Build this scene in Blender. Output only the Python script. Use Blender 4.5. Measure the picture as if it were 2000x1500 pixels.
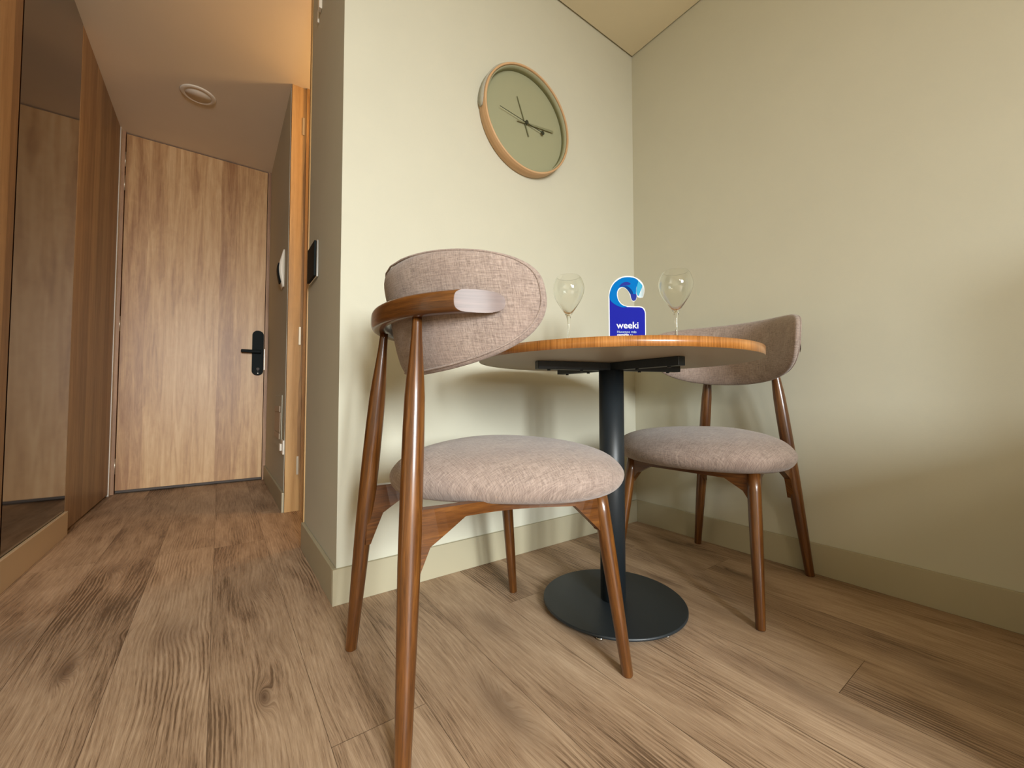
import bpy, bmesh, math, random
from mathutils import Vector, Matrix
random.seed(7)
S = bpy.context.scene
for o in list(bpy.data.objects): bpy.data.objects.remove(o)
COL = S.collection
PI = math.pi

# ------------------------------------------------------------------ camera, world, lights, exposure
cd = bpy.data.cameras.new('camera'); cam = bpy.data.objects.new('camera', cd); COL.objects.link(cam)
cd.sensor_width = 36; cd.lens = 791.75/2000*36; cd.clip_start = .02
cam.location = (0, 0, .62)
cam.rotation_euler = (PI/2 + .0357, 0, -.625)
S.camera = cam
S.view_settings.view_transform = 'Standard'; S.view_settings.look = 'None'
S.view_settings.exposure = 0.04; S.view_settings.gamma = 1; S.view_settings.use_curve_mapping = False
W = bpy.data.worlds.new('world'); S.world = W; W.use_nodes = True
W.node_tree.nodes['Background'].inputs[0].default_value = (.75, .86, 1, 1)
W.node_tree.nodes['Background'].inputs[1].default_value = .6
S.cycles.max_bounces = 10; S.cycles.diffuse_bounces = 6; S.cycles.glossy_bounces = 6
S.cycles.transmission_bounces = 10; S.cycles.transparent_max_bounces = 12
S.cycles.use_denoising = True; S.cycles.sample_clamp_indirect = 6; S.cycles.caustics_reflective = False

def area(name, loc, rot, sx, sy, power, col, spread=180):
    l = bpy.data.lights.new(name, 'AREA'); l.shape = 'RECTANGLE'; l.size = sx; l.size_y = sy
    l.energy = power; l.color = col; l.spread = math.radians(spread)
    o = bpy.data.objects.new(name, l); o.location = loc; o.rotation_euler = rot; COL.objects.link(o); return o
WY = -3.6                                              # wall with the two window casements, behind the camera
WINX = (-.52, .16); WINW = .52; WINZ = (.75, 2.15)
for wx in WINX:
    area('daylight', (wx, WY+.03, (WINZ[0]+WINZ[1])/2), (PI/2-.60, 0, 0), WINW-.06, WINZ[1]-WINZ[0]-.06, 77, (.94, .99, 1.0), 106)
pl_ = bpy.data.lights.new('fill_light', 'POINT'); pl_.energy = 42; pl_.color = (1, .90, .78); pl_.shadow_soft_size = .18  # unseen fill, added to brighten the corridor and the ceilings
plo = bpy.data.objects.new('fill_light', pl_); plo.location = (-.5, -1.9, 1.75); COL.objects.link(plo)
bl = bpy.data.lights.new('bathroom_light', 'POINT'); bl.energy = 17; bl.color = (1, .58, .24); bl.shadow_soft_size = .08
blo = bpy.data.objects.new('bathroom_light', bl); blo.location = (.95, 2.12, 2.1); COL.objects.link(blo)

# ------------------------------------------------------------------ materials
def mat(name):
    m = bpy.data.materials.new(name); m.use_nodes = True
    nt = m.node_tree; b = nt.nodes['Principled BSDF']; return m, nt, b
def N(nt, t, **k):
    n = nt.nodes.new(t)
    for a, v in k.items(): setattr(n, a, v)
    return n
def lk(nt, a, b): nt.links.new(a, b)
def srgb(r, g, b):
    f = lambda c: ((c/255+.055)/1.055)**2.4 if c/255 > .04045 else c/255/12.92
    return (f(r), f(g), f(b), 1)
def ramp(nt, fac, stops):
    r = N(nt, 'ShaderNodeValToRGB'); e = r.color_ramp.elements
    while len(e) < len(stops): e.new(.5)
    for i, (p, c) in enumerate(stops): e[i].position = p; e[i].color = c
    lk(nt, fac, r.inputs[0]); return r.outputs[0]
def mapping(nt, src, scale=(1, 1, 1), loc=(0, 0, 0), rot=(0, 0, 0)):
    m = N(nt, 'ShaderNodeMapping'); m.inputs['Scale'].default_value = scale; m.inputs['Location'].default_value = loc
    m.inputs['Rotation'].default_value = rot; lk(nt, src, m.inputs[0]); return m.outputs[0]
def noise(nt, v, scale, detail=3, rough=.5, dist=0):
    n = N(nt, 'ShaderNodeTexNoise'); n.inputs['Scale'].default_value = scale; n.inputs['Detail'].default_value = detail
    n.inputs['Roughness'].default_value = rough; n.inputs['Distortion'].default_value = dist
    if v is not None: lk(nt, v, n.inputs['Vector'])
    return n.outputs['Fac']
def math_(nt, op, a, b=None, c=None):
    m = N(nt, 'ShaderNodeMath', operation=op)
    for i, x in enumerate((a, b, c)):
        if x is None: continue
        if isinstance(x, (int, float)): m.inputs[i].default_value = x
        else: lk(nt, x, m.inputs[i])
    return m.outputs[0]
def mix(nt, f, a, b, blend='MIX'):
    m = N(nt, 'ShaderNodeMix', data_type='RGBA', blend_type=blend)
    for i, x in ((0, f), (6, a), (7, b)):
        if isinstance(x, (int, float)): m.inputs[i].default_value = x
        elif isinstance(x, tuple): m.inputs[i].default_value = x
        else: lk(nt, x, m.inputs[i])
    return m.outputs[2]
def bump(nt, b, h, strength=.2, dist=.002):
    n = N(nt, 'ShaderNodeBump'); n.inputs['Strength'].default_value = strength; n.inputs['Distance'].default_value = dist
    lk(nt, h, n.inputs['Height']); lk(nt, n.outputs[0], b.inputs['Normal'])
def plain(name, col, rough=.5, metal=0, var=0, spec=None, bmp=0, bscale=200):
    m, nt, b = mat(name); b.inputs['Roughness'].default_value = rough; b.inputs['Metallic'].default_value = metal
    tc = N(nt, 'ShaderNodeTexCoord').outputs['Object']
    n = noise(nt, tc, 6, 4)
    d = tuple(c*(1-var) for c in col[:3])+(1,); u = tuple(min(1, c*(1+var)) for c in col[:3])+(1,)
    lk(nt, ramp(nt, n, [(.3, d), (.7, u)]), b.inputs['Base Color'])
    if spec is not None: b.inputs['Specular IOR Level'].default_value = spec
    if bmp: bump(nt, b, noise(nt, tc, bscale, 2), bmp, .0006)
    return m

M = {}
M['wall'] = plain('wall_paint', srgb(197, 195, 177), .75, var=.012, bmp=.25, bscale=260)
M['wall_side'] = plain('wall_paint_corridor', srgb(196, 192, 182), .75, var=.012, bmp=.25, bscale=260)
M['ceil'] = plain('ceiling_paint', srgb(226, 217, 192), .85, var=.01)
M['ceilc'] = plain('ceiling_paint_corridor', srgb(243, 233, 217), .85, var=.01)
M['base'] = plain('baseboard_paint', srgb(172, 164, 138), .5, var=.01)
M['base_light'] = plain('baseboard_paint_mirror', srgb(196, 176, 146), .5, var=.01)
M['black'] = plain('black_powder_coat', srgb(30, 36, 40), .42, 0, .05, spec=.5, bmp=.3, bscale=600)
M['blackmetal'] = plain('lock_black', srgb(18, 24, 24), .6, .0, .03, spec=.12)
M['chrome'] = plain('chrome', srgb(215, 212, 205), .18, 1)
M['hinge'] = plain('hinge_steel', srgb(205, 195, 175), .35, .8)
M['plastic'] = plain('white_plastic', srgb(225, 216, 200), .4)
M['panelp'] = plain('panel_plastic', srgb(176, 156, 132), .5, var=.02)
M['dark'] = plain('dark_gap', srgb(40, 32, 26), .8)
M['rubber'] = plain('rubber_seal', srgb(70, 58, 50), .6)
M['underside'] = plain('table_underside', srgb(176, 166, 148), .45, var=.03)
M['strap'] = plain('leather_strap', srgb(168, 166, 150), .6, var=.05, bmp=.3)
M['strapedge'] = plain('strap_edge', srgb(95, 72, 44), .6)
M['sage'] = plain('clock_face_sage', srgb(150, 150, 120), .6, var=.01)
M['hand'] = plain('clock_hand_olive', srgb(98, 100, 72), .5)
M['handlight'] = plain('clock_hand_pale_olive', srgb(124, 124, 94), .5)
M['handdark'] = plain('clock_hand_dark', srgb(45, 48, 34), .4)

def uvwood(name, cols, gs=(90, 5), rough=.3, coat=.3, dist=.6, bmp=.15, fleck=.25):
    """wood whose grain runs along UV v"""
    m, nt, b = mat(name); tc = N(nt, 'ShaderNodeTexCoord').outputs['UV']
    a = noise(nt, mapping(nt, tc, (gs[0], gs[1], 1)), 1, 5, .6, dist)
    c = noise(nt, mapping(nt, tc, (gs[0]*5, gs[1]*6, 1)), 1, 3, .6, 0)
    big = noise(nt, mapping(nt, tc, (12, 2.5, 1)), 1, 2)
    f = math_(nt, 'ADD', math_(nt, 'MULTIPLY', a, .6), math_(nt, 'MULTIPLY', big, .4))
    col = ramp(nt, f, [(.32, cols[0]), (.5, cols[1]), (.68, cols[2])])
    fl = ramp(nt, c, [(.36, (1-fleck,)*3+(1,)), (.5, (1, 1, 1, 1))])
    lk(nt, mix(nt, 1.0, col, fl, 'MULTIPLY'), b.inputs['Base Color'])
    b.inputs['Roughness'].default_value = rough; b.inputs['Coat Weight'].default_value = coat; b.inputs['Coat Roughness'].default_value = .12
    bump(nt, b, c, bmp, .0004); return m
M['walnut'] = uvwood('chair_walnut', [srgb(54, 28, 9), srgb(94, 55, 20), srgb(132, 85, 37)], rough=.3, coat=.35)
M['walnut_cut'] = uvwood('chair_walnut_cut_end', [srgb(84, 60, 50), srgb(102, 76, 64), srgb(118, 92, 78)], rough=.6, coat=.12)
M['edge'] = uvwood('table_edge_veneer', [srgb(112, 66, 24), srgb(164, 106, 48), srgb(198, 140, 78)], gs=(260, 3), rough=.3, coat=.45, fleck=.35)
M['tabletop'] = uvwood('tabletop_oak', [srgb(170, 118, 66), srgb(198, 146, 90), srgb(216, 168, 112)], gs=(60, 3), rough=.3, coat=.3)
M['clockwood'] = uvwood('clock_rim_wood', [srgb(184, 146, 104), srgb(198, 160, 118), srgb(210, 174, 134)], gs=(120, 3), rough=.5, coat=0, fleck=.1)

def laminate(name, axis, cols, stripe=.11, rough=.45, seed=0., knots=True):
    """vertical oak laminate: boards of unequal tone; axis = horizontal object axis (0 x, 1 y)"""
    m, nt, b = mat(name); oc = N(nt, 'ShaderNodeTexCoord').outputs['Object']
    sep = N(nt, 'ShaderNodeSeparateXYZ'); lk(nt, oc, sep.inputs[0])
    h = sep.outputs[axis]; z = sep.outputs[2]
    cmb = N(nt, 'ShaderNodeCombineXYZ'); lk(nt, math_(nt, 'ADD', h, seed), cmb.inputs[0]); lk(nt, z, cmb.inputs[1])
    v = cmb.outputs[0]
    wob = noise(nt, mapping(nt, v, (7, 1.3, 1)), 1, 3, .5)
    bx = math_(nt, 'ADD', math_(nt, 'DIVIDE', math_(nt, 'ADD', h, seed), stripe), math_(nt, 'MULTIPLY', wob, .35))
    bi = math_(nt, 'FLOOR', bx)
    wn = N(nt, 'ShaderNodeTexWhiteNoise', noise_dimensions='1D'); lk(nt, bi, wn.inputs['W'])
    fine = noise(nt, mapping(nt, v, (230, 7, 1)), 1, 4, .6)
    mid = noise(nt, mapping(nt, v, (26, 1.6, 1)), 1, 4, .6, .8)
    kn = noise(nt, mapping(nt, v, (16, 6, 1)), 1, 3, .6, 2.0)
    f = math_(nt, 'ADD', math_(nt, 'MULTIPLY', wn.outputs[0], .22), math_(nt, 'MULTIPLY', mid, .5))
    f = math_(nt, 'ADD', f, math_(nt, 'MULTIPLY', fine, .16))
    f = math_(nt, 'ADD', f, math_(nt, 'MULTIPLY', kn, .12))
    lk(nt, ramp(nt, f, [(.36, cols[0]), (.5, cols[1]), (.64, cols[2])]), b.inputs['Base Color'])
    b.inputs['Roughness'].default_value = rough; bump(nt, b, fine, .12, .0004); return m
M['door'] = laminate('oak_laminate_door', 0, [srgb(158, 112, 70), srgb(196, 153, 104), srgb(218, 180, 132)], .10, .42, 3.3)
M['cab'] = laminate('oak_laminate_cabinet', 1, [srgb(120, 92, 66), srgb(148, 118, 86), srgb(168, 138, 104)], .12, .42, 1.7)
M['jamb'] = laminate('oak_laminate_jamb', 0, [srgb(150, 112, 66), srgb(180, 140, 86), srgb(196, 156, 100)], .2, .5, .4)
M['post'] = laminate('oak_laminate_post', 0, [srgb(150, 112, 82), srgb(182, 142, 108), srgb(200, 162, 128)], .3, .5, .9)

def fabric(name, dark, light, red):
    m, nt, b = mat(name); uv = N(nt, 'ShaderNodeTexCoord').outputs['UV']
    a = noise(nt, mapping(nt, uv, (900, 90, 1)), 1, 2, .6)
    c = noise(nt, mapping(nt, uv, (90, 900, 1)), 1, 2, .6)
    l1 = noise(nt, mapping(nt, uv, (330, 26, 1)), 1, 3, .6)
    l2 = noise(nt, mapping(nt, uv, (26, 330, 1)), 1, 3, .6)
    big = noise(nt, mapping(nt, uv, (14, 14, 1)), 1, 4, .65)
    f = math_(nt, 'ADD', math_(nt, 'MULTIPLY', math_(nt, 'ADD', a, c), .22), math_(nt, 'MULTIPLY', math_(nt, 'ADD', l1, l2), .22))
    f = math_(nt, 'ADD', f, math_(nt, 'MULTIPLY', big, .14))
    col = ramp(nt, f, [(.38, dark), (.5, tuple((x+y)/2 for x, y in zip(dark, light))), (.62, light)])
    col = mix(nt, math_(nt, 'MULTIPLY', noise(nt, mapping(nt, uv, (9, 6, 1)), 1, 2), .5), col, red)
    lk(nt, col, b.inputs['Base Color'])
    b.inputs['Roughness'].default_value = .9; b.inputs['Sheen Weight'].default_value = .25; b.inputs['Specular IOR Level'].default_value = .2
    bump(nt, b, math_(nt, 'ADD', a, c), .6, .0012); return m
M['fabric'] = fabric('linen_upholstery', srgb(86, 73, 67), srgb(188, 171, 159), srgb(142, 121, 113))

def mirror_mat():
    m, nt, b = mat('tinted_mirror'); b.inputs['Metallic'].default_value = 1
    b.inputs['Base Color'].default_value = (.215, .19, .165, 1); b.inputs['Roughness'].default_value = .05; return m
M['mirror'] = mirror_mat()
def glass_mat():
    m, nt, b = mat('clear_glass'); b.inputs['Transmission Weight'].default_value = 1; b.inputs['Roughness'].default_value = 0
    b.inputs['IOR'].default_value = 1.45; b.inputs['Base Color'].default_value = (.97, .98, .96, 1); return m
M['glass'] = glass_mat()

# floor: plank grain runs along Y, UVs are metres, plank tone comes from a face attribute
KN = [(.088, 1.002, .010, .03, 1.0), (-.27, 1.367, .014, .05, .9), (-.083, 1.40, .045, .09, .45), (-.293, 2.049, .02, .05, .5),
      (.625, .964, .035, .09, .55), (.477, .69, .03, .10, .75), (1.245, .852, .02, .06, .6), (.798, .71, .03, .09, .5),
      (1.02, .35, .03, .16, .6), (1.343, .177, .03, .09, .5), (1.502, .717, .02, .08, .7), (.11, 1.579, .03, .08, .4),
      (.121, 1.225, .03, .07, .3), (.443, 1.18, .02, .06, .45), (.82, 1.12, .02, .05, .5), (-.192, 1.479, .02, .04, .3),
      (1.2, .62, .02, .09, .35), (-.42, 1.6, .04, .1, .5), (-.46, 1.25, .03, .12, .45), (.06, .75, .04, .1, .3), (1.62, .98, .02, .12, .7)]
def floor_mat():
    m, nt, b = mat('oak_plank_floor'); uv = N(nt, 'ShaderNodeTexCoord').outputs['Object']
    at = N(nt, 'ShaderNodeAttribute', attribute_name='plank'); ps = N(nt, 'ShaderNodeSeparateXYZ'); lk(nt, at.outputs['Vector'], ps.inputs[0])
    # per-plank shift of the pattern
    off = N(nt, 'ShaderNodeVectorMath', operation='MULTIPLY_ADD'); lk(nt, at.outputs['Vector'], off.inputs[0])
    off.inputs[1].default_value = (7, 19, 3); lk(nt, uv, off.inputs[2]); v = off.outputs[0]
    dark = None; disp = None
    for (kx, ky, rx, ry, st) in KN:
        mp = mapping(nt, uv, (1/rx, 1/ry, 0), (-kx/rx, -ky/ry, 0))
        ln = N(nt, 'ShaderNodeVectorMath', operation='LENGTH'); lk(nt, mp, ln.inputs[0]); d = ln.outputs['Value']
        g = math_(nt, 'MULTIPLY', math_(nt, 'EXPONENT', math_(nt, 'MULTIPLY', math_(nt, 'MULTIPLY', d, d), -.9)), st)
        g2 = math_(nt, 'DIVIDE', 1.0*st*.05, math_(nt, 'ADD', math_(nt, 'MULTIPLY', d, d), 1.0))
        dark = g if dark is None else math_(nt, 'ADD', dark, g)
        disp = g2 if disp is None else math_(nt, 'ADD', disp, g2)
    sep = N(nt, 'ShaderNodeSeparateXYZ'); lk(nt, v, sep.inputs[0])
    low = noise(nt, mapping(nt, v, (5, 1.1, 1)), 1, 2, .5)
    xx = math_(nt, 'ADD', sep.outputs[0], math_(nt, 'ADD', math_(nt, 'MULTIPLY', low, .08), disp))
    cm = N(nt, 'ShaderNodeCombineXYZ'); lk(nt, xx, cm.inputs[0]); lk(nt, sep.outputs[1], cm.inputs[1]); w = cm.outputs[0]
    ring = N(nt, 'ShaderNodeTexWave', wave_type='BANDS', bands_direction='X'); lk(nt, mapping(nt, w, (1, .25, 1)), ring.inputs[0])
    ring.inputs['Scale'].default_value = 34; ring.inputs['Distortion'].default_value = 3.2; ring.inputs['Detail'].default_value = 3; ring.inputs['Detail Scale'].default_value = 1.4
    grain = noise(nt, mapping(nt, w, (210, 5, 1)), 1, 5, .7)
    fine = noise(nt, mapping(nt, w, (800, 26, 1)), 1, 3, .6)
    mid = noise(nt, mapping(nt, v, (9, 2.2, 1)), 1, 3, .6, .5)
    rmask = noise(nt, mapping(nt, v, (6, 1.6, 1)), 1, 2)
    f = math_(nt, 'ADD', math_(nt, 'MULTIPLY', grain, .40), math_(nt, 'MULTIPLY', fine, .25))
    f = math_(nt, 'ADD', f, math_(nt, 'MULTIPLY', mid, .35))
    f = math_(nt, 'SUBTRACT', f, math_(nt, 'MULTIPLY', math_(nt, 'MULTIPLY', ring.outputs['Fac'], ramp(nt, rmask, [(.52, (0, 0, 0, 1)), (.66, (1, 1, 1, 1))])), .10))
    f = math_(nt, 'ADD', f, math_(nt, 'MULTIPLY', math_(nt, 'SUBTRACT', ps.outputs[0], .5), .055))
    col = ramp(nt, f, [(.385, srgb(104, 82, 62)), (.45, srgb(148, 122, 97)), (.53, srgb(172, 146, 119)), (.63, srgb(193, 168, 141))])
    pore = ramp(nt, noise(nt, mapping(nt, w, (620, 11, 1)), 1, 4, .7), [(.30, (.62, .60, .58, 1)), (.42, (1, 1, 1, 1))])
    col = mix(nt, .8, col, pore, 'MULTIPLY')
    kmod = math_(nt, 'MULTIPLY', dark, math_(nt, 'ADD', .35, grain))
    col = mix(nt, math_(nt, 'MINIMUM', math_(nt, 'MULTIPLY', kmod, .8), .85), col, srgb(70, 46, 30))
    lk(nt, col, b.inputs['Base Color'])
    lk(nt, ramp(nt, fine, [(.3, (.46, .46, .46, 1)), (.7, (.60, .60, .60, 1))]), b.inputs['Roughness'])
    b.inputs['Specular IOR Level'].default_value = .35
    bump(nt, b, math_(nt, 'ADD', grain, fine), .18, .0006); return m
M['floor'] = floor_mat()
M['floorgap'] = plain('plank_joint', srgb(104, 80, 58), .7)

# ------------------------------------------------------------------ mesh helpers
def obj(name, bm, m, parent=None, smooth=False, sub=0):
    me = bpy.data.meshes.new(name); bmesh.ops.recalc_face_normals(bm, faces=bm.faces[:]); bm.to_mesh(me); bm.free()
    for x in (m if isinstance(m, (list, tuple)) else [m]): me.materials.append(x)
    if smooth:
        for p in me.polygons: p.use_smooth = True
    o = bpy.data.objects.new(name, me); COL.objects.link(o)
    if parent: o.parent = parent
    if sub:
        s = o.modifiers.new('sub', 'SUBSURF'); s.levels = sub; s.render_levels = sub
    return o
def box(bm, x0, x1, y0, y1, z0, z1, bev=0, seg=2, mi=0):
    r = bmesh.ops.create_cube(bm, size=1)
    for v in r['verts']:
        v.co = Vector(((x0+x1)/2+v.co.x*(x1-x0), (y0+y1)/2+v.co.y*(y1-y0), (z0+z1)/2+v.co.z*(z1-z0)))
    fs = set(f for v in r['verts'] for f in v.link_faces)
    for f in fs: f.material_index = mi
    if bev:
        es = set(e for v in r['verts'] for e in v.link_edges)
        bmesh.ops.bevel(bm, geom=list(es), offset=bev, segments=seg, profile=.5, affect='EDGES')
    return bm
def nb(): return bmesh.new()
def bx(*a, **k): return box(nb(), *a, **k)
def loft(bm, rings, closed=True, caps=True, uv=True, mi=0):
    L = bm.loops.layers.uv.verify(); rows = [[bm.verts.new(p) for p in r] for r in rings]
    n = len(rings[0]); vv = [0.]
    for i in range(1, len(rings)):
        c0 = sum((Vector(p) for p in rings[i-1]), Vector())/n; c1 = sum((Vector(p) for p in rings[i]), Vector())/n
        vv.append(vv[-1]+max((c1-c0).length, 1e-4))
    big = max(rings, key=lambda r: sum((Vector(r[j])-Vector(r[j-1])).length for j in range(n)))
    uu = [0.]
    for j in range(n): uu.append(uu[-1]+(Vector(big[(j+1) % n])-Vector(big[j])).length)
    for i in range(len(rows)-1):
        for j in range(n if closed else n-1):
            k = (j+1) % n
            f = bm.faces.new((rows[i][j], rows[i][k], rows[i+1][k], rows[i+1][j])); f.material_index = mi; f.smooth = True
            for lp, u in zip(f.loops, ((uu[j], vv[i]), (uu[j+1], vv[i]), (uu[j+1], vv[i+1]), (uu[j], vv[i+1]))): lp[L].uv = u
    if caps and closed:
        for r in (rows[0], rows[-1]):
            f = bm.faces.new(r); f.material_index = mi
            for lp in f.loops: lp[L].uv = (lp.vert.co.x, lp.vert.co.y)
    return rows
def tube(bm, pts, rad, n=20, caps=True, mi=0, flat=1.0):
    rings = []
    for i, p in enumerate(pts):
        p = Vector(p); a = Vector(pts[max(i-1, 0)]); b = Vector(pts[min(i+1, len(pts)-1)])
        d = (b-a).normalized(); ref = Vector((0, 0, 1)) if abs(d.z) < .85 else Vector((1, 0, 0))
        u = d.cross(ref).normalized(); w = u.cross(d).normalized()
        r = rad[i] if isinstance(rad, (list, tuple)) else rad
        rings.append([p+u*r*math.cos(t*2*PI/n)+w*r*flat*math.sin(t*2*PI/n) for t in range(n)])
    loft(bm, rings, True, caps, mi=mi); return bm
def lathe(bm, prof, n=64, c=(0, 0, 0), mi=0, caps=False):
    rings = [[(c[0]+r*math.cos(2*PI*j/n), c[1]+r*math.sin(2*PI*j/n), c[2]+z) for j in range(n)] for r, z in prof]
    loft(bm, rings, True, caps, mi=mi); return bm
def prism(bm, poly, fn, d0, d1, mi=0, mis=None):
    """poly of 2D points, fn(u, v, d) -> 3D"""
    L = bm.loops.layers.uv.verify()
    a = [bm.verts.new(fn(u, v, d0)) for u, v in poly]; b = [bm.verts.new(fn(u, v, d1)) for u, v in poly]
    f = bm.faces.new(a); f.material_index = mi
    for lp, p in zip(f.loops, poly): lp[L].uv = (p[1], p[0])
    f = bm.faces.new(b); f.material_index = mi
    for lp, p in zip(f.loops, poly): lp[L].uv = (p[1], p[0])
    n = len(poly)
    for i in range(n):
        j = (i+1) % n; f = bm.faces.new((a[i], a[j], b[j], b[i])); f.material_index = mi if mis is None else mis
        for lp, q in zip(f.loops, ((poly[i], 0), (poly[j], 0), (poly[j], d1-d0), (poly[i], d1-d0))): lp[L].uv = (q[0][1]+q[1], q[0][0])
    return bm
def thing(name, label, cat, loc=(0, 0, 0), rz=0, group=None):
    o = bpy.data.objects.new(name, None); o.location = loc; o.rotation_euler = (0, 0, rz); COL.objects.link(o)
    o.empty_display_size = .05; return tag(o, label, cat, group)
def tag(o, label, cat, group=None):
    o['label'] = label; o['category'] = cat
    if group: o['group'] = group
    return o
def struct(name, bm, m, parent=None, **k):
    o = obj(name, bm, m, parent, **k)
    if parent is None: o['kind'] = 'structure'
    return o

# ------------------------------------------------------------------ room shell
XR, YC, XA, XL = 1.734, 1.32, .297, -.5604
YD = 3.65; ZM = 2.425; ZC = 2.395; HB = .107; BT = .012; BY0, BY1 = 1.905, 2.53; XW = -1.9; WT = .11
# floor of individual planks
def floor():
    bm = nb(); lay = bm.faces.layers.float_vector.new('plank_f')
    pw, gap = .1795, .0009; x = -.005-11*pw; i = 0; PL = 1.83
    joints = {-.7230: 1.2, -.5435: .35, -.364: 2.75, -.1845: 2.14, -.005: 2.10, .1745: 2.62, .354: .18, .5335: -.1, .713: 1.02, .8925: -.35, 1.072: .308, 1.2515: 1.1, 1.431: .80, 1.6105: -.2}
    planks = []
    while x < XR+.1:
        j = None
        for jx, jy in joints.items():
            if abs(jx-x) < .03: j = jy
        y = (j if j is not None else random.uniform(-.6, .6)) - PL*4
        while y < YD+.2:
            planks.append((x+gap/2, min(x+pw-gap/2, XR+.05), y+gap/2, y+PL-gap/2)); y += PL
        x += pw; i += 1
    vals = []
    for (a, b, c, d) in planks:
        c = max(c, WY); d = min(d, YD+.1)
        if d <= c or b <= a: continue
        vs = [bm.verts.new(p) for p in ((a, c, 0), (b, c, 0), (b, d, 0), (a, d, 0))]; bm.faces.new(vs); vals.append((random.random(), random.random(), random.random()))
    box(bm, -2.1, XR+.1, WY-.1, YD+.15, -.06, -.0012, mi=1)
    me = bpy.data.meshes.new('floor'); bm.to_mesh(me); bm.free()
    me.materials.append(M['floor']); me.materials.append(M['floorgap'])
    at = me.attributes.new('plank', 'FLOAT_VECTOR', 'FACE')
    for k, p in enumerate(me.polygons):
        at.data[k].vector = vals[k] if k < len(vals) else (0, 0, 0)
    o = bpy.data.objects.new('floor', me); COL.objects.link(o); o['kind'] = 'structure'
floor()
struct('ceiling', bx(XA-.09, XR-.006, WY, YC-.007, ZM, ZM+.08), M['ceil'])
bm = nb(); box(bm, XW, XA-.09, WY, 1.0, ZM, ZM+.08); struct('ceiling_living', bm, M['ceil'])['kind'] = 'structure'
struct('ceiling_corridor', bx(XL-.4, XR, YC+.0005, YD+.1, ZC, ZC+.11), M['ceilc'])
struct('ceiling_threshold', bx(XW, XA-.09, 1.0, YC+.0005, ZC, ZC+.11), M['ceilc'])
struct('ceiling_slab', bx(XW-.1, XR+.15, WY-.1, YD+.15, ZM+.1, ZM+.16), M['dark'])
struct('wall_back', bx(XA, XR, YC, YC+.09, 0, ZM+.1), M['wall'])
struct('wall_right', bx(XR, XR+.1, WY-.1, YD+.1, 0, ZM+.1), M['wall'])
struct('wall_column', bx(XA, XA+.10, YC+.09, BY0, 0, ZM+.1), M['wall'])
struct('wall_corridor', bx(XA, XA+.10, BY1+.035, YD+.1, 0, ZM+.1), M['wall'])
struct('wall_bathroom', bx(XA+.10, XR, BY1+.035, BY1+.135, 0, ZM+.1), M['wall'])
struct('wall_end', bx(XL-.3, XR, YD+.06, YD+.16, 0, ZM+.1), M['wall'])
struct('wall_left', bx(XL-.15, XL-.02, 1.0, YD+.1, 0, ZM+.1), M['wall'])
struct('wall_left_return', bx(XW, XL-.02, .9, 1.0, 0, ZM+.1), M['wall'])
struct('wall_living_left', bx(XW-.1, XW, WY-.1, 1.0, 0, ZM+.1), M['wall'])
bm = nb(); xs = [XW-.1]
for wx in WINX: xs += [wx-WINW/2, wx+WINW/2]
xs.append(XR+.1)
box(bm, xs[0], xs[-1], WY-.1, WY, 0, WINZ[0]); box(bm, xs[0], xs[-1], WY-.1, WY, WINZ[1], ZM+.1)
for i in (0, 2, 4): box(bm, xs[i], xs[i+1], WY-.1, WY, WINZ[0], WINZ[1])
struct('wall_window', bm, M['wall'])
for i, wx in enumerate(WINX):
    bm = nb(); a, b = wx-WINW/2, wx+WINW/2
    for q in ((a, a+.03, WINZ[0], WINZ[1]), (b-.03, b, WINZ[0], WINZ[1])): box(bm, q[0], q[1], WY-.06, WY-.01, q[2], q[3])
    for q in ((WINZ[0], WINZ[0]+.03), (WINZ[1]-.03, WINZ[1])): box(bm, a, b, WY-.06, WY-.01, q[0], q[1])
    struct('window_%d' % (i+1), bm, M['plastic'])
# baseboards
def bb(name, *a, m='base'): struct(name, bx(*a, 0, HB, bev=.0012, seg=1), M[m])
bb('baseboard_back', XA-BT, XR-.0005, YC-BT, YC-.0003)
bb('baseboard_right', XR-BT, XR-.0003, WY+.002, YC-BT-.0003)
bb('baseboard_column', XA-BT, XA-.0003, YC+.0002, BY0-.017)
bb('baseboard_corridor', XA-BT, XA-.0003, BY1+.002, YD-.001)
bb('baseboard_mirror', XL, XL+BT, 1.0, 2.70, m='base_light')
bb('baseboard_living', XW+.0003, XW+BT, WY+.002, .899)

# bathroom doorway lining (full height)
bm = nb(); box(bm, XA+.0015, XA+.115, BY1, BY1+.034, 0, ZC-.001)
d2 = struct('door_2', bm, M['jamb'])
struct('near_jamb', bx(XA-.004, XA+.115, BY0-.016, BY0-.001+.012, 0, ZC-.001), M['jamb'], d2)
struct('door_stop', bx(XA+.075, XA+.09, BY1-.012, BY1-.0003, 0, ZC-.001), M['jamb'], d2)
for z in (2.12, .92, .2):
    struct('hinge', bx(XA+.056, XA+.066, BY1-.004, BY1-.0003, z, z+.10), M['hinge'], d2)

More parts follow.
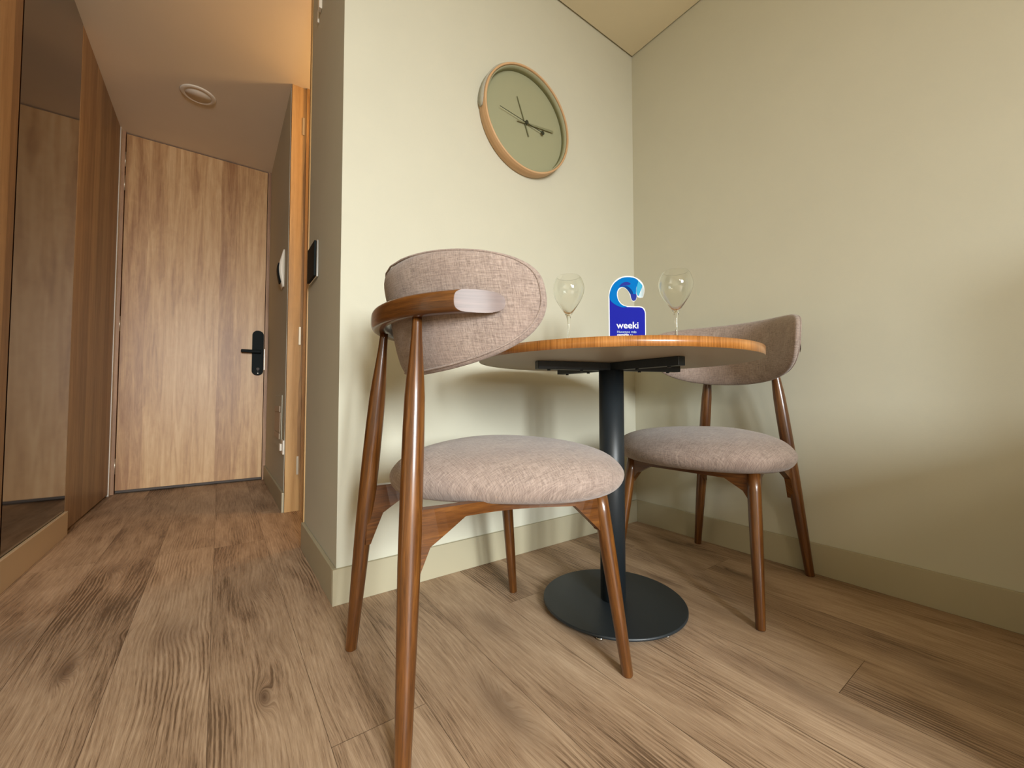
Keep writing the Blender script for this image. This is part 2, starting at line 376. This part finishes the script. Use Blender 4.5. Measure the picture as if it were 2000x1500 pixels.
# entrance door
d1 = struct('door_1', bx(-.537, .272, YD, YD+.045, .022, ZC-.008, bev=.001, seg=1), M['door'])
d1['label'] = 'oak laminate entrance door closed at the end of the corridor'
def plate(bm, cx, z0, z1, w, y0, y1, r, mi=0):
    pts = []
    for cxx, czz, a0 in ((cx+w/2-r, z1-r, 0), (cx-w/2+r, z1-r, 90), (cx-w/2+r, z0+r, 180), (cx+w/2-r, z0+r, 270)):
        for k in range(9):
            a = math.radians(a0+k*90/8); pts.append((cxx+r*math.cos(a), czz+r*math.sin(a)))
    prism(bm, pts, lambda u, v, d: (u, d, v), y0, y1, mi); return bm
bm = nb(); plate(bm, .231, .797, 1.137, .074, YD-.022, YD-.0004, .034)
es = [e for e in bm.edges if abs(e.verts[0].co.y-(YD-.022)) < 1e-5 and abs(e.verts[1].co.y-(YD-.022)) < 1e-5]
bmesh.ops.bevel(bm, geom=es, offset=.004, segments=2, affect='EDGES')
lock = struct('door_lock', bm, M['blackmetal'], d1); lock['label'] = 'black electronic lock plate'
bm = nb(); tube(bm, [(.238, YD-.022, .975), (.238, YD-.05, .975)], .012)
box(bm, .122, .250, YD-.062, YD-.046, .962, .986, bev=.006, seg=3); struct('lever_handle', bm, M['blackmetal'], lock)
bm = nb(); tube(bm, [(.233, YD-.0225, .845), (.233, YD-.026, .845)], .010); box(bm, .231, .235, YD-.0275, YD-.026, .825, .845); struct('key_cylinder', bm, M['rubber'], lock)
bm = nb(); tube(bm, [(.233, YD-.0225, .812), (.233, YD-.025, .812)], .004); struct('status_dot', bm, M['plastic'], lock)
for z in (2.16, 2.0, 1.06, .13):
    bm = nb(); tube(bm, [(-.5405, YD-.004, z), (-.5405, YD-.004, z+.10)], .0045); struct('hinge', bm, M['hinge'], d1)
struct('strike_plate', bx(.2735, .2765, YD-.0015, YD+.01, .84, 1.0), M['hinge'], d1)
struct('bottom_seal', bx(-.536, .272, YD+.004, YD+.03, .006, .022), M['rubber'], d1)
struct('trim_1', bx(XL, -.5405, YD-.012, YD+.05, 0, ZC), M['post'])
struct('trim_2', bx(.276, XA-BT*0-.0004, YD+.002, YD+.05, 0, ZC), M['post'])
struct('trim_3', bx(-.5405, .276, YD+.046, YD+.058, 0, ZC), M['dark'])
struct('trim_4', bx(XL-.0198, XL+.004, YD-.055, YD-.0125, 0, ZC), M['plastic'])

# wardrobe panels and mirror along the left
t = thing('wardrobe_panel', 'brown oak laminate wardrobe door between the dark mirror and the entrance door', 'wardrobe', (XL, 3.15, .012))
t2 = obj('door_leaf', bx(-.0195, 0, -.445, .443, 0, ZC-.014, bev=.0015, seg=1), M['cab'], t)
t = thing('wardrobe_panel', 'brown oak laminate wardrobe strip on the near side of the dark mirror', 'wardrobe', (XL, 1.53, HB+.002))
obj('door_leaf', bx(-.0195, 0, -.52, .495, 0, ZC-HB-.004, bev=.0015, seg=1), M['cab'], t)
t = thing('wall_mirror', 'tall dark tinted mirror panel above a beige baseboard on the left wall', 'mirror', (XL, 2.36, HB+.002))
obj('mirror_glass', bx(-.006, 0, -.327, .339, 0, ZC-HB-.004), M['mirror'], t)
obj('backing', bx(-.0195, -.0065, -.327, .339, 0, ZC-HB-.004), M['dark'], t)

# ceiling light
t = thing('ceiling_light', 'round flush white ceiling light, switched off, above the corridor', 'light', (-.137, 2.95, ZC))
bm = nb(); lathe(bm, [(.062, -.0045), (.067, -.0062), (.082, -.0055), (.086, -.0003), (.062, -.0003)]); obj('ring', bm, M['ceilc'], t, smooth=True)
bm = nb(); lathe(bm, [(.0005, -.0042), (.0615, -.0042), (.0615, -.001), (.0005, -.001)], caps=True); obj('diffuser', bm, M['ceilc'], t, smooth=False)

# corridor wall fittings
t = thing('intercom', 'white curved intercom fixed to the corridor wall beside the entrance door', 'intercom', (XA, 2.755, 1.28))
pf = lambda q: .007+.020*math.sin(PI*q)**1.2
bm = nb(); loft(bm, [[(-.0003, -.045, q*.222), (-.0003, .045, q*.222), (-pf(q), .045, q*.222), (-pf(q), -.045, q*.222)] for q in [k/16 for k in range(17)]])
obj('handset', bm, M['plastic'], t)
bm = nb(); loft(bm, [[(-pf(q)-.0004, -.030, q*.222), (-pf(q)-.0004, .043, q*.222), (-pf(q)-.006, .043, q*.222), (-pf(q)-.006, -.030, q*.222)] for q in [.14+k*.05 for k in range(11)]])
obj('front_panel', bm, M['blackmetal'], t)
t = thing('electrical_panel', 'small beige recessed access panel low on the corridor wall near the door', 'panel', (XA, 2.86, .33))
bm = nb(); plate(bm, 0, 0, .31, .32, -.006, -.0003, .012); obj('cover', bx(-.004, -.0003, -.18, .18, 0, .31, bev=.0015, seg=1), M['wall'], t)
bm = nb()
obj('upper_latch', bx(-.009, -.0042, -.12, .13, .21, .245, bev=.001, seg=1), M['panelp'], t)
obj('lower_latch', bx(-.009, -.0042, -.12, .13, .05, .085, bev=.001, seg=1), M['panelp'], t)
obj('hatch', bx(-.0065, -.0042, -.13, .14, .088, .207), M['panelp'], t)
t = thing('wall_socket', 'white wall socket low beside the wooden doorway jamb in the corridor', 'socket', (XA, 2.60, .31))
obj('face_plate', bx(-.009, -.0003, -.04, .04, 0, .078, bev=.002), M['plastic'], t)
obj('plug_insert', bx(-.02, -.0092, -.012, .03, .018, .058, bev=.003), M['plastic'], t)
t = thing('light_switch', 'black light switch with a silver rim on the grey column side', 'switch', (XA, 1.75, 1.085))
obj('back_box', bx(-.008, -.0003, -.075, .075, 0, .143, bev=.001, seg=1), M['chrome'], t)
obj('rocker', bx(-.016, -.0082, -.072, .072, .003, .140, bev=.002), M['blackmetal'], t)
t = thing('wall_sensor', 'small slim white fitting high on the grey column side', 'fitting', (XA, 1.70, 2.155))
obj('housing', bx(-.012, -.0003, -.012, .012, 0, .16, bev=.002), M['plastic'], t)
obj('side_clip', bx(-.006, -.0003, .05, .056, -.01, .04), M['plastic'], t)

# ------------------------------------------------------------------ chair
CY0, CRB, CL, CZ0, CHU, CHL, CEU, CEL, CT = -.239, .279, .374, .822, .089, .152, 3.239, 2.121, .208
def se(c, e): return math.copysign(abs(c)**(2/e), c)
def cushion_pt(rho, t, side, th=.05):
    """side 0 back, 1 front; rho 0..1"""
    ct, st = math.cos(t), math.sin(t)
    e = CEU if st > 0 else CEL; h = CHU if st > 0 else CHL
    s = rho*CL*se(ct, e); z = rho*h*se(st, e)
    edge = (1-rho**6) if rho < 1 else 0
    if side == 0: r = CRB-.022*(1-edge)**1.0 if rho < 1 else CRB-.022
    else: r = CRB-.022-(th-.022)*edge**.6-.008*(1-rho*rho)
    if side == 0: r = CRB-.022+.022*edge**.5
    ph = s/CRB; fl = .009*(s/CL)**4*(1 if s > 0 else -1)
    return (r*math.sin(ph)+fl, CY0+CRB-r*math.cos(ph)-math.tan(CT)*z, CZ0+z), (s, z)
def backrest_bm():
    bm = nb(); L = bm.loops.layers.uv.verify(); n = 72; uvs = {}
    rh = [.0, .15, .3, .45, .6, .72, .82, .89, .94, .975, .993]
    seq = [(r, 0) for r in rh] + [(1, 0)] + [(r, 1) for r in reversed(rh)]
    rows = []
    for (r, sd) in seq:
        if r == 0:
            p, uv = cushion_pt(0, 0, sd); v = bm.verts.new(p); uvs[v] = uv; rows.append([v]); continue
        row = []
        for j in range(n):
            p, uv = cushion_pt(r, 2*PI*j/n, sd); v = bm.verts.new(p); uvs[v] = uv; row.append(v)
        rows.append(row)
    for a, b in zip(rows[:-1], rows[1:]):
        for j in range(n):
            k = (j+1) % n
            if len(a) == 1: f = bm.faces.new((a[0], b[j], b[k]))
            elif len(b) == 1: f = bm.faces.new((a[j], a[k], b[0]))
            else: f = bm.faces.new((a[j], a[k], b[k], b[j]))
            for lp in f.loops: lp[L].uv = uvs[lp.vert]
    return bm
def seam_bm(rho=.955, rad=.0022):
    n = 120; bm = nb(); pts = [Vector(cushion_pt(rho, 2*PI*j/n, 0)[0]) for j in range(n)]
    rings = []
    cen = Vector((0, CY0+CRB, CZ0))
    for j in range(n+1):
        p = pts[j % n]; d = (pts[(j+1) % n]-pts[(j-1) % n]).normalized(); r_ = Vector((p.x, p.y-cen.y, 0)).normalized(); w = d.cross(r_).normalized(); u = w.cross(d)
        rings.append([p+u*rad*math.cos(a*PI/4)+w*rad*math.sin(a*PI/4) for a in range(8)])
    loft(bm, rings, caps=False); return bm
SY0, SWF, SWR, SL, SZM, SHU, SHL, SEN = .034, .373, .172, .276, .449, .072, .047, 1.842
def seat_bm():
    bm = nb(); L = bm.loops.layers.uv.verify(); n = 80; rows = []
    prof = [(0, 1), (.2, .995), (.4, .96), (.58, .885), (.72, .78), (.83, .65), (.91, .49), (.965, .28), (.992, .12), (1, 0), (.992, -.25), (.97, -.5), (.93, -.72), (.86, -.9), (.78, -1), (0, -1)]
    for k, dz in prof:
        row = []
        for j in range(n if k else 1):
            t = 2*PI*j/n; ct, st = math.cos(t), math.sin(t); yy = se(st, SEN)
            w = (SWF+SWR)/2+(SWF-SWR)/2*yy; xx = w*se(ct, SEN)
            row.append(bm.verts.new((k*xx, SY0+k*SL*yy, SZM+dz*(SHU if dz > 0 else SHL))))
        rows.append(row)
    for a, b in zip(rows[:-1], rows[1:]):
        for j in range(n):
            k = (j+1) % n
            if len(a) == 1: f = bm.faces.new((a[0], b[j], b[k]))
            elif len(b) == 1: f = bm.faces.new((a[j], a[k], b[0]))
            else: f = bm.faces.new((a[j], a[k], b[k], b[j]))
            for lp in f.loops:
                c = lp.vert.co; d = math.hypot(c.x, c.y-SY0)+1e-6; ex = (SZM+SHU-c.z)*.8/d
                lp[L].uv = (c.x*(1+ex), c.y+(c.y-SY0)*ex)
    return bm
RB, RT = (.2023, -.276, 0), (.116, -.2265, .778)
FB, FT = (.2357, .2254, 0), (.2032, .1701, .42)
def lerp(a, b, t): return tuple(x+(y-x)*t for x, y in zip(a, b))
def leg_bm(sx, rear):
    B, T = (RB, RT) if rear else (FB, FT); B = (B[0]*sx,)+B[1:]; T = (T[0]*sx,)+T[1:]
    prof = [(0, .0125), (.004, .0138), (.1, .0152), (.25, .0178), (.42, .0203), (.58, .0208), (.72, .0202), (.80, .0190), (.84, .0172), (.90, .0136), (.95, .0108), (.985, .0096), (1.0, .0096)] if rear else \
           [(0, .0108), (.008, .0122), (.3, .0148), (.6, .0170), (.85, .0178), (1, .0172)]
    bm = nb(); tube(bm, [lerp(B, T, s) for s, r in prof], [r for s, r in prof], 28)
    return bm
def apron_bm(a, b, kinka, kinkb, da=0., db=0., zt=.422, zb=.379, bow=0.):
    """board between two leg axes with corner wings running down the legs; a, b = (bottom, top) leg axes"""
    at = lambda L, z: Vector(lerp(L[0], L[1], (z-L[0][2])/(L[1][2]-L[0][2])))
    low = {0: .318+zb-.379, 1: .262, 2: .322}
    A, B = at(a, .40), at(b, .40); d = (B-A); d.z = 0; ln = d.length; d.normalize(); nrm = Vector((-d.y, d.x, 0))
    ua = lambda z: (at(a, z)-A).dot(d); ub = lambda z: (at(b, z)-A).dot(d)
    def wing(u, sg, kind):
        if kind == 2: return [(u(zb)+sg*.080, zb), (u(.350)+sg*.030, .350), (u(.322)+sg*.014, .322)]
        if kind: return [(u(zb)+sg*.108, zb), (u(.333)+sg*.038, .333), (u(.262)+sg*.012, .262)]
        return [(u(zb)+sg*.072, zb), (u(low[0])+sg*.015, low[0])]
    poly = [(ua(zt), zt)] + [(ua(low[kinka]), low[kinka])] + wing(ua, 1, kinka)[::-1] + wing(ub, -1, kinkb) + [(ub(low[kinkb]), low[kinkb]), (ub(zt), zt)]
    if bow:   # refine the long edges so the board can curve
        P2 = []
        for i, p in enumerate(poly):
            q = poly[(i+1) % len(poly)]; m_ = max(1, int(math.hypot(q[0]-p[0], q[1]-p[1])/.02))
            P2 += [(p[0]+(q[0]-p[0])*k/m_, p[1]+(q[1]-p[1])*k/m_) for k in range(m_)]
        poly = P2
    bm = nb(); prism(bm, poly, lambda u, v, q: Vector((u, v, q)), -.010, .010)
    if bow: bmesh.ops.triangulate(bm, faces=[f for f in bm.faces if len(f.verts) > 4])
    for w_ in bm.verts:
        u, v, q = w_.co; q += bow*math.sin(PI*min(1, max(0, u/ln)))**2
        w_.co = A+d*u+nrm*q+Vector((0, 0, v-A.z+da+(db-da)*u/ln))
    return bm
def rail_bm():
    """bent rail behind the cushion, ends cut obliquely towards the outside"""
    bm = nb(); yc = CY0+CRB; ri, ro, z0, z1 = .2835, .3175, .776, .8185
    n = 60; A = 60; rings = []; cz = (z0+z1)/2; hz = (z1-z0)/2; cr = (ri+ro)/2; hr = (ro-ri)/2
    for k in range(n+1):
        a = math.radians(-A+2*A*k/n)
        rings.append([((cr+hr*se(math.cos(2*PI*j/28), 3.4))*math.sin(a), yc-(cr+hr*se(math.cos(2*PI*j/28), 3.4))*math.cos(a), cz+hz*se(math.sin(2*PI*j/28), 3.0)) for j in range(28)])
    loft(bm, rings)
    L = bm.loops.layers.uv.verify()
    for sg in (1, -1):
        a0, a1 = math.radians(42.5), math.radians(57)
        p0 = Vector((sg*ro*math.sin(a0), yc-ro*math.cos(a0), cz)); p1 = Vector((sg*(ri+.003)*math.sin(a1), yc-(ri+.003)*math.cos(a1), cz))
        d = p1-p0; no = Vector((d.y, -d.x, 0)).normalized()
        if no.dot(Vector((sg*math.sin(a0), -math.cos(a0), 0))) < 0: no = -no
        g = bmesh.ops.bisect_plane(bm, geom=bm.verts[:]+bm.edges[:]+bm.faces[:], plane_co=p0, plane_no=no, clear_outer=True)
        es = [e for e in g['geom_cut'] if isinstance(e, bmesh.types.BMEdge)]
        old = set(bm.faces); bmesh.ops.holes_fill(bm, edges=es, sides=0)
        for f in bm.faces:
            if f not in old:
                f.material_index = 1; f.smooth = False
                for lp in f.loops: lp[L].uv = (lp.vert.co.z, lp.vert.co.x)
    return bm
def mk_chair(label, loc, rz, group):
    t = thing('dining_chair', label, 'chair', loc, rz, group)
    obj('seat', seat_bm(), M['fabric'], t, smooth=True, sub=1)
    b = obj('backrest', backrest_bm(), M['fabric'], t, smooth=True, sub=1)
    obj('piping', seam_bm(), M['fabric'], b, smooth=True)
    obj('back_rail', rail_bm(), [M['walnut'], M['walnut_cut']], t)
    for sx in (1, -1):
        obj('rear_leg', leg_bm(sx, True), M['walnut'], t); obj('front_leg', leg_bm(sx, False), M['walnut'], t)
    f = lambda P, s: (P[0]*s,)+P[1:]
    R = [(f(RB, s), f(RT, s)) for s in (1, -1)]; F = [(f(FB, s), f(FT, s)) for s in (1, -1)]
    obj('side_apron', apron_bm(R[0], F[0], 1, 0, .018, .004, .402, .379, .028), M['walnut'], t); obj('side_apron', apron_bm(R[1], F[1], 1, 0, .004, .004, .402, .379, -.028), M['walnut'], t)
    obj('front_apron', apron_bm(F[0], F[1], 2, 2, .004, .004), M['walnut'], t)
    return t
def dup(root, loc, rz, label):
    r = root.copy(); COL.objects.link(r); r.location = loc; r.rotation_euler = (0, 0, rz); r['label'] = label
    for ch in list(root.children):
        c = ch.copy(); COL.objects.link(c); c.parent = r
        for g in list(ch.children):
            d = g.copy(); COL.objects.link(d); d.parent = c
    return r
G = 'dining chairs at the round table'
# local +y is the chair's front
ch = mk_chair('near dining chair seen from behind, its curved wooden back rail facing the camera', (.5422, .8499, 0), -.0521-PI/2, G)
dup(ch, (1.4075, .752, 0), 3.1728-PI/2, 'far dining chair against the right wall, partly hidden behind the round table')

# ------------------------------------------------------------------ table
TX, TY, TR, TZ0, TZ1 = .972, .828, .403, .7288, .7515
t = thing('round_table', 'round table with wood edged top on a black metal pedestal', 'table', (TX, TY, 0))
bm = nb(); n = 160; L = bm.loops.layers.uv.verify()
r0 = [bm.verts.new((TR*math.cos(2*PI*j/n), TR*math.sin(2*PI*j/n), TZ0)) for j in range(n)]
r1 = [bm.verts.new((TR*math.cos(2*PI*j/n), TR*math.sin(2*PI*j/n), TZ1)) for j in range(n)]
for j in range(n):
    k = (j+1) % n; f = bm.faces.new((r0[j], r0[k], r1[k], r1[j])); f.material_index = 1; f.smooth = True; s = 2*PI*TR/n
    for lp, u in zip(f.loops, ((j*s, 0), (j*s+s, 0), (j*s+s, TZ1-TZ0), (j*s, TZ1-TZ0))): lp[L].uv = u
f = bm.faces.new(r1); f.material_index = 0
for lp in f.loops: lp[L].uv = (lp.vert.co.x, lp.vert.co.y)
f = bm.faces.new(r0); f.material_index = 2
o = obj('tabletop', bm, [M['tabletop'], M['edge'], M['underside']], t)
for ang in (161, 267, 341, 87):
    a = math.radians(ang); bm = nb()
    box(bm, .0, .243, -.014, .014, TZ0-.024, TZ0-.0004, bev=.0012, seg=1)
    for v in bm.verts: v.co = Matrix.Rotation(a, 3, 'Z') @ v.co
    for rr in (.205, .10):
        tube(bm, [(rr*math.cos(a), rr*math.sin(a), TZ0-.024), (rr*math.cos(a), rr*math.sin(a), TZ0-.0275)], .005, 12)
    obj('support_arm', bm, M['black'], t)
bm = nb(); lathe(bm, [(.037, .0215), (.037, TZ0-.0245)], 48, caps=True); obj('column', bm, M['black'], t)
bm = nb(); lathe(bm, [(.206, .0125), (.2085, .0145), (.2085, .019), (.206, .021)], 128, caps=True)
obj('base_plate', bm, M['black'], t)
for ang in (155, 266, 25, 95, 335, 210):
    a = math.radians(ang); c = (.188*math.cos(a), .188*math.sin(a), 0); bm = nb()
    lathe(bm, [(.009, 0.0002), (.0105, .003), (.010, .007), (.005, .0075), (.005, .0123)], 20, c, caps=True); obj('levelling_foot', bm, M['chrome'], t, smooth=True)

# made-up couch outside the view, added to shade the lower right of the room
t = thing('shade_sofa', 'grey couch shape added out of view to shade the lower right wall', 'shade_sofa', (1.30, -1.17, 0))
SF = M['fabric']
obj('base', bx(-.41, .41, -.88, .88, .10, .27, bev=.01), SF, t)
obj('seat_cushion', bx(-.42, .20, -.745, -.004, .272, .44, bev=.035, seg=4), SF, t, smooth=True)
obj('seat_cushion', bx(-.42, .20, .004, .745, .272, .44, bev=.035, seg=4), SF, t, smooth=True)
obj('backrest', bx(.205, .415, -.745, .875, .272, 1.06, bev=.05, seg=4), SF, t, smooth=True)
for sg in (-1, 1):
    obj('armrest', bx(-.42, .204, sg*.82-.07, sg*.82+.07, .272, .66, bev=.04, seg=4), SF, t, smooth=True)
    for xx in (-.36, .36): obj('leg', tube(nb(), [(xx, sg*.8, 0), (xx, sg*.8, .10)], [.014, .02]), M['walnut'], t)

# ------------------------------------------------------------------ wine glasses
def mk_glass(label, x, y):
    t = thing('wine_glass', label, 'glass', (x, y, TZ1), 0, 'wine glasses on the table')
    H = .235; th = .0011
    out = [(.0038, .012), (.0036, .05), (.0036, .085), (.0044, .105), (.0075, .117), (.0135, .126), (.0265, .145), (.0385, .164), (.0455, .181), (.0478, .196), (.0465, .210), (.0415, .224), (.0350, H)]
    inn = [(.0350-th, H), (.0415-th, .224), (.0465-th, .210), (.0478-th, .196), (.0455-th, .181), (.0385-th, .164), (.0262-th, .1465), (.0130-th, .1295), (.005, .124), (.0003, .123)]
    foot = [(.0003, .0004), (.034, .0004), (.0365, .0012), (.034, .0022), (.012, .0042), (.0055, .0075)]
    bm = nb(); lathe(bm, out+inn, 64); lathe(bm, foot+[(.0038, .012)], 64)
    bmesh.ops.remove_doubles(bm, verts=bm.verts[:], dist=.00005)
    # smooth the silhouette with one subdivision
    o = obj('bowl', bm, M['glass'], t, smooth=True, sub=2); return t
g1 = mk_glass('left wine glass, standing on the round table left of the blue card', .846, .882)
g2 = dup(g1, (1.062, .664, TZ1), 0, 'right wine glass, standing on the round table right of the blue card')

# ------------------------------------------------------------------ door hanger card
def card():
    # image plane coordinates of the card (px of a 1138x1500 view, 10.345 px per photo px)
    sc = .108/ (71*10.345)
    LIFT = .050
    def P(px, py): return ((px-545)*sc, (1427-py)*sc+LIFT if py < 1426 else 0)
    def arc(cx, cy, r, a0, a1, n=20, ry=None):
        ry = ry or r; return [(cx+r*math.cos(math.radians(a0+(a1-a0)*k/n)), cy-ry*math.sin(math.radians(a0+(a1-a0)*k/n))) for k in range(n+1)]
    # catmull-rom smoothing of traced points
    def smooth(pts, n=6):
        out = []
        for i in range(len(pts)-1):
            p0 = pts[max(i-1, 0)]; p1 = pts[i]; p2 = pts[i+1]; p3 = pts[min(i+2, len(pts)-1)]
            for k in range(n):
                u = k/n; out.append(tuple(.5*((2*b)+(-a+c)*u+(2*a-5*b+4*c-d)*u*u+(-a+3*b-3*c+d)*u**3) for a, b, c, d in zip(p0, p1, p2, p3)))
        out.append(pts[-1]); return out
    outer = [(158, 1427), (158, 1300), (158, 900), (158, 560)] + smooth([(158, 560), (180, 430), (235, 300), (330, 195), (440, 140), (560, 122), (690, 140), (800, 200), (870, 280), (905, 380), (900, 480), (872, 575)])[1:]
    inner = smooth([(872, 575), (820, 580), (775, 572), (745, 550), (738, 600), (700, 650), (650, 648), (618, 590), (600, 520), (560, 440), (500, 382), (440, 368), (385, 400), (350, 470), (352, 560), (380, 640), (440, 710), (520, 745), (640, 758), (780, 758), (850, 768), (900, 810), (925, 880)])[1:]
    whole = outer+inner+[(925, 1427)]
    t = thing('door_hanger', 'blue hook-topped door hanger card standing on the round table between the wine glasses', 'card', (TX, TY, TZ1))
    D = 1.2; f = Vector((math.sin(.625), math.cos(.625), 0)); r = Vector((math.cos(.625), -math.sin(.625), 0))
    # upright, between the two glasses
    pos = Vector((1.0, .787, TZ1)); 
    t.location = pos; t.rotation_euler = (0, 0, -.625)
    m_ = {k: plain('card_'+k, srgb(*c), .8, spec=.08) for k, c in dict(white=(225, 230, 232), indigo=(28, 34, 150), azure=(0, 104, 178), violet=(40, 52, 140), navy=(8, 56, 124), foam=(190, 212, 222), sky=(60, 156, 196)).items()}
    fn = lambda u, v, d: (u, d, v)
    pl = lambda pts, d, mi, bm: prism(bm, [P(*p) for p in pts], fn, d-.0003, d, mi)
    bm = nb(); prism(bm, [P(*p) for p in whole], fn, 0, .0014, 0); obj('card_board', bm, m_['white'], t)
    # printed artwork: thin ink layers on the face towards the camera
    bm = nb()
    body = [(180, 1426), (180, 600)] + smooth([(180, 600), (260, 690), (360, 750), (440, 775), (560, 772), (700, 776), (800, 778), (860, 800), (895, 850), (908, 900)]) + [(908, 1426)]
    pl(body, -.0001, 0, bm)
    ringp = smooth([(180, 610), (178, 520), (205, 410), (260, 300), (350, 215), (450, 162), (560, 148), (680, 162), (770, 215), (760, 300), (735, 380), (730, 480), (738, 560), (715, 630), (660, 640), (630, 590), (610, 500), (560, 425), (500, 370), (430, 358), (370, 390), (335, 470), (340, 570), (375, 660), (440, 730), (540, 768), (440, 778), (340, 745), (240, 680), (180, 610)], 4)[:-1]
    pl(ringp, -.0004, 1, bm)
    pl(smooth([(380, 345), (430, 285), (500, 252), (570, 255), (620, 290), (560, 320), (480, 330), (420, 345), (380, 345)], 4)[:-1], -.0007, 2, bm)
    pl(smooth([(440, 352), (500, 335), (570, 350), (640, 420), (665, 500), (612, 500), (560, 425), (500, 368), (440, 352)], 4)[:-1], -.0007, 3, bm)
    pl(smooth([(612, 500), (690, 500), (733, 510), (738, 560), (715, 630), (662, 640), (630, 590), (612, 500)], 4)[:-1], -.001, 2, bm)
    pl(smooth([(770, 215), (830, 280), (862, 335), (820, 440), (780, 540), (745, 500), (735, 430), (750, 330), (770, 215)], 4)[:-1], -.0004, 4, bm)
    pl(smooth([(862, 335), (888, 400), (885, 480), (860, 560), (790, 560), (825, 450), (862, 335)], 4)[:-1], -.0004, 5, bm)
    obj('printed_artwork', bm, [m_[k] for k in ('indigo', 'azure', 'violet', 'navy', 'sky', 'foam')], t)
    def text(s, px, py, w, m, weight, name):
        cu = bpy.data.curves.new('txt', 'FONT'); cu.body = s; cu.size = 1; cu.offset = weight; cu.extrude = .002; cu.resolution_u = 4; cu.space_character = 1.0
        to = bpy.data.objects.new('txt', cu); COL.objects.link(to); dg = bpy.context.evaluated_depsgraph_get(); dg.update()
        me = bpy.data.meshes.new_from_object(to.evaluated_get(dg)); bpy.data.objects.remove(to)
        xs_ = [v.co.x for v in me.vertices]; x0, x1 = min(xs_), max(xs_); k = w*sc/(x1-x0); u0, v0 = P(px, py)
        for v in me.vertices: v.co = Vector((u0+(v.co.x-x0)*k, -.0009-v.co.z*k*1.0, v0+v.co.y*k))
        me.materials.clear(); me.materials.append(m); me.name = name
        o = bpy.data.objects.new(name, me); COL.objects.link(o); o.parent = t
    text('weeki', 315, 1215, 455, m_['white'], .016, 'title_lettering')
    text('Hacemos más', 330, 1312, 395, m_['foam'], .0, 'small_lettering')
    text('rentable', 330, 1376, 240, m_['white'], .035, 'small_lettering')
    text('tu', 592, 1376, 58, m_['foam'], .0, 'small_lettering')
card()

# ------------------------------------------------------------------ wall clock
CR = .2175; CD = .048
t = thing('wall_clock', 'round sage green wall clock with a pale wood rim and leather strap', 'clock', (1.010, YC, 1.765))
bm = nb(); n = 128
prof = [(CR-.004, -.0005), (CR, -.004), (CR, -CD+.002), (CR-.002, -CD), (CR-.0065, -CD), (CR-.008, -CD+.0015), (CR-.008, -CD+.006), (CR-.0085, -.0005)]
rings = [[(r*math.cos(2*PI*j/n), y, r*math.sin(2*PI*j/n)) for r, y in prof] for j in range(n+1)]
loft(bm, rings, True, False); rim = obj('rim', bm, M['clockwood'], t)
bm = nb(); plate_ = [[((CR-.0095)*math.cos(2*PI*j/n), (CR-.0095)*math.sin(2*PI*j/n)) for j in range(n)]]
loft(bm, [[(r*math.cos(2*PI*j/n), y, r*math.sin(2*PI*j/n)) for r, y in ((CR-.0086, -.014), (CR-.0086, -CD+.0062), (CR-.013, -CD+.0062), (CR-.0135, -.014))] for j in range(n+1)], True, False)
prism(bm, plate_[0], lambda u, v, d: (u, d, v), -.014, -.002); obj('clock_face', bm, M['sage'], t)
def hand(name, ax_, az_, bx_, bz_, w0, w1, y, m, dot=False):
    d = Vector((bx_-ax_, bz_-az_)); nn = Vector((-d.y, d.x)).normalized()
    a = Vector((ax_, az_)); b = Vector((bx_, bz_)); bm = nb()
    prism(bm, [tuple(a+nn*w0), tuple(b+nn*w1), tuple(b-nn*w1), tuple(a-nn*w0)], lambda u, v, q: (u, q, v), y, y-.0012)
    if dot: tube(bm, [(bx_, y+.0004, bz_), (bx_, y-.0016, bz_)], .0085, 20)
    obj(name, bm, m, t)
hand('hour_hand', -.045, .095, .015, -.052, .0015, .0026, -.018, M['hand'])
hand('minute_hand', -.045, -.008, .148, .018, .0026, .0048, -.021, M['handlight'])
hand('second_hand', -.135, .012, .086, -.012, .0009, .0012, -.025, M['handdark'], True)
bm = nb(); tube(bm, [(0, -.0145, 0), (0, -.028, 0)], .0075, 20); obj('hub', bm, M['handdark'], t)
# strap hugging the upper left of the rim
bm = nb(); rings = []
for k in range(25):
    a = math.radians(186-k*84/24); q = min(1, (k+.35)/2.2); q = q**.5; w = .0175*q*(1-max(0, k-6)/24*.45); yc_ = -.021; o1 = CR+.0005; o2 = CR+.0062*min(1, .5+q/2)
    rings.append([(o1*math.cos(a), yc_-w, o1*math.sin(a)), (o2*math.cos(a), yc_-w, o2*math.sin(a)), (o2*math.cos(a), yc_+w, o2*math.sin(a)), (o1*math.cos(a), yc_+w, o1*math.sin(a))])
loft(bm, rings); s_ = obj('strap', bm, M['strap'], t)
bm = nb(); a = math.radians(84); box(bm, -.008, .008, -.028, -.016, -.004, .010, bev=.002)
for v in bm.verts: v.co = Vector((v.co.x+(CR+.002)*math.cos(a), v.co.y, v.co.z+(CR+.002)*math.sin(a)))
obj('hanging_peg', bm, M['clockwood'], t)
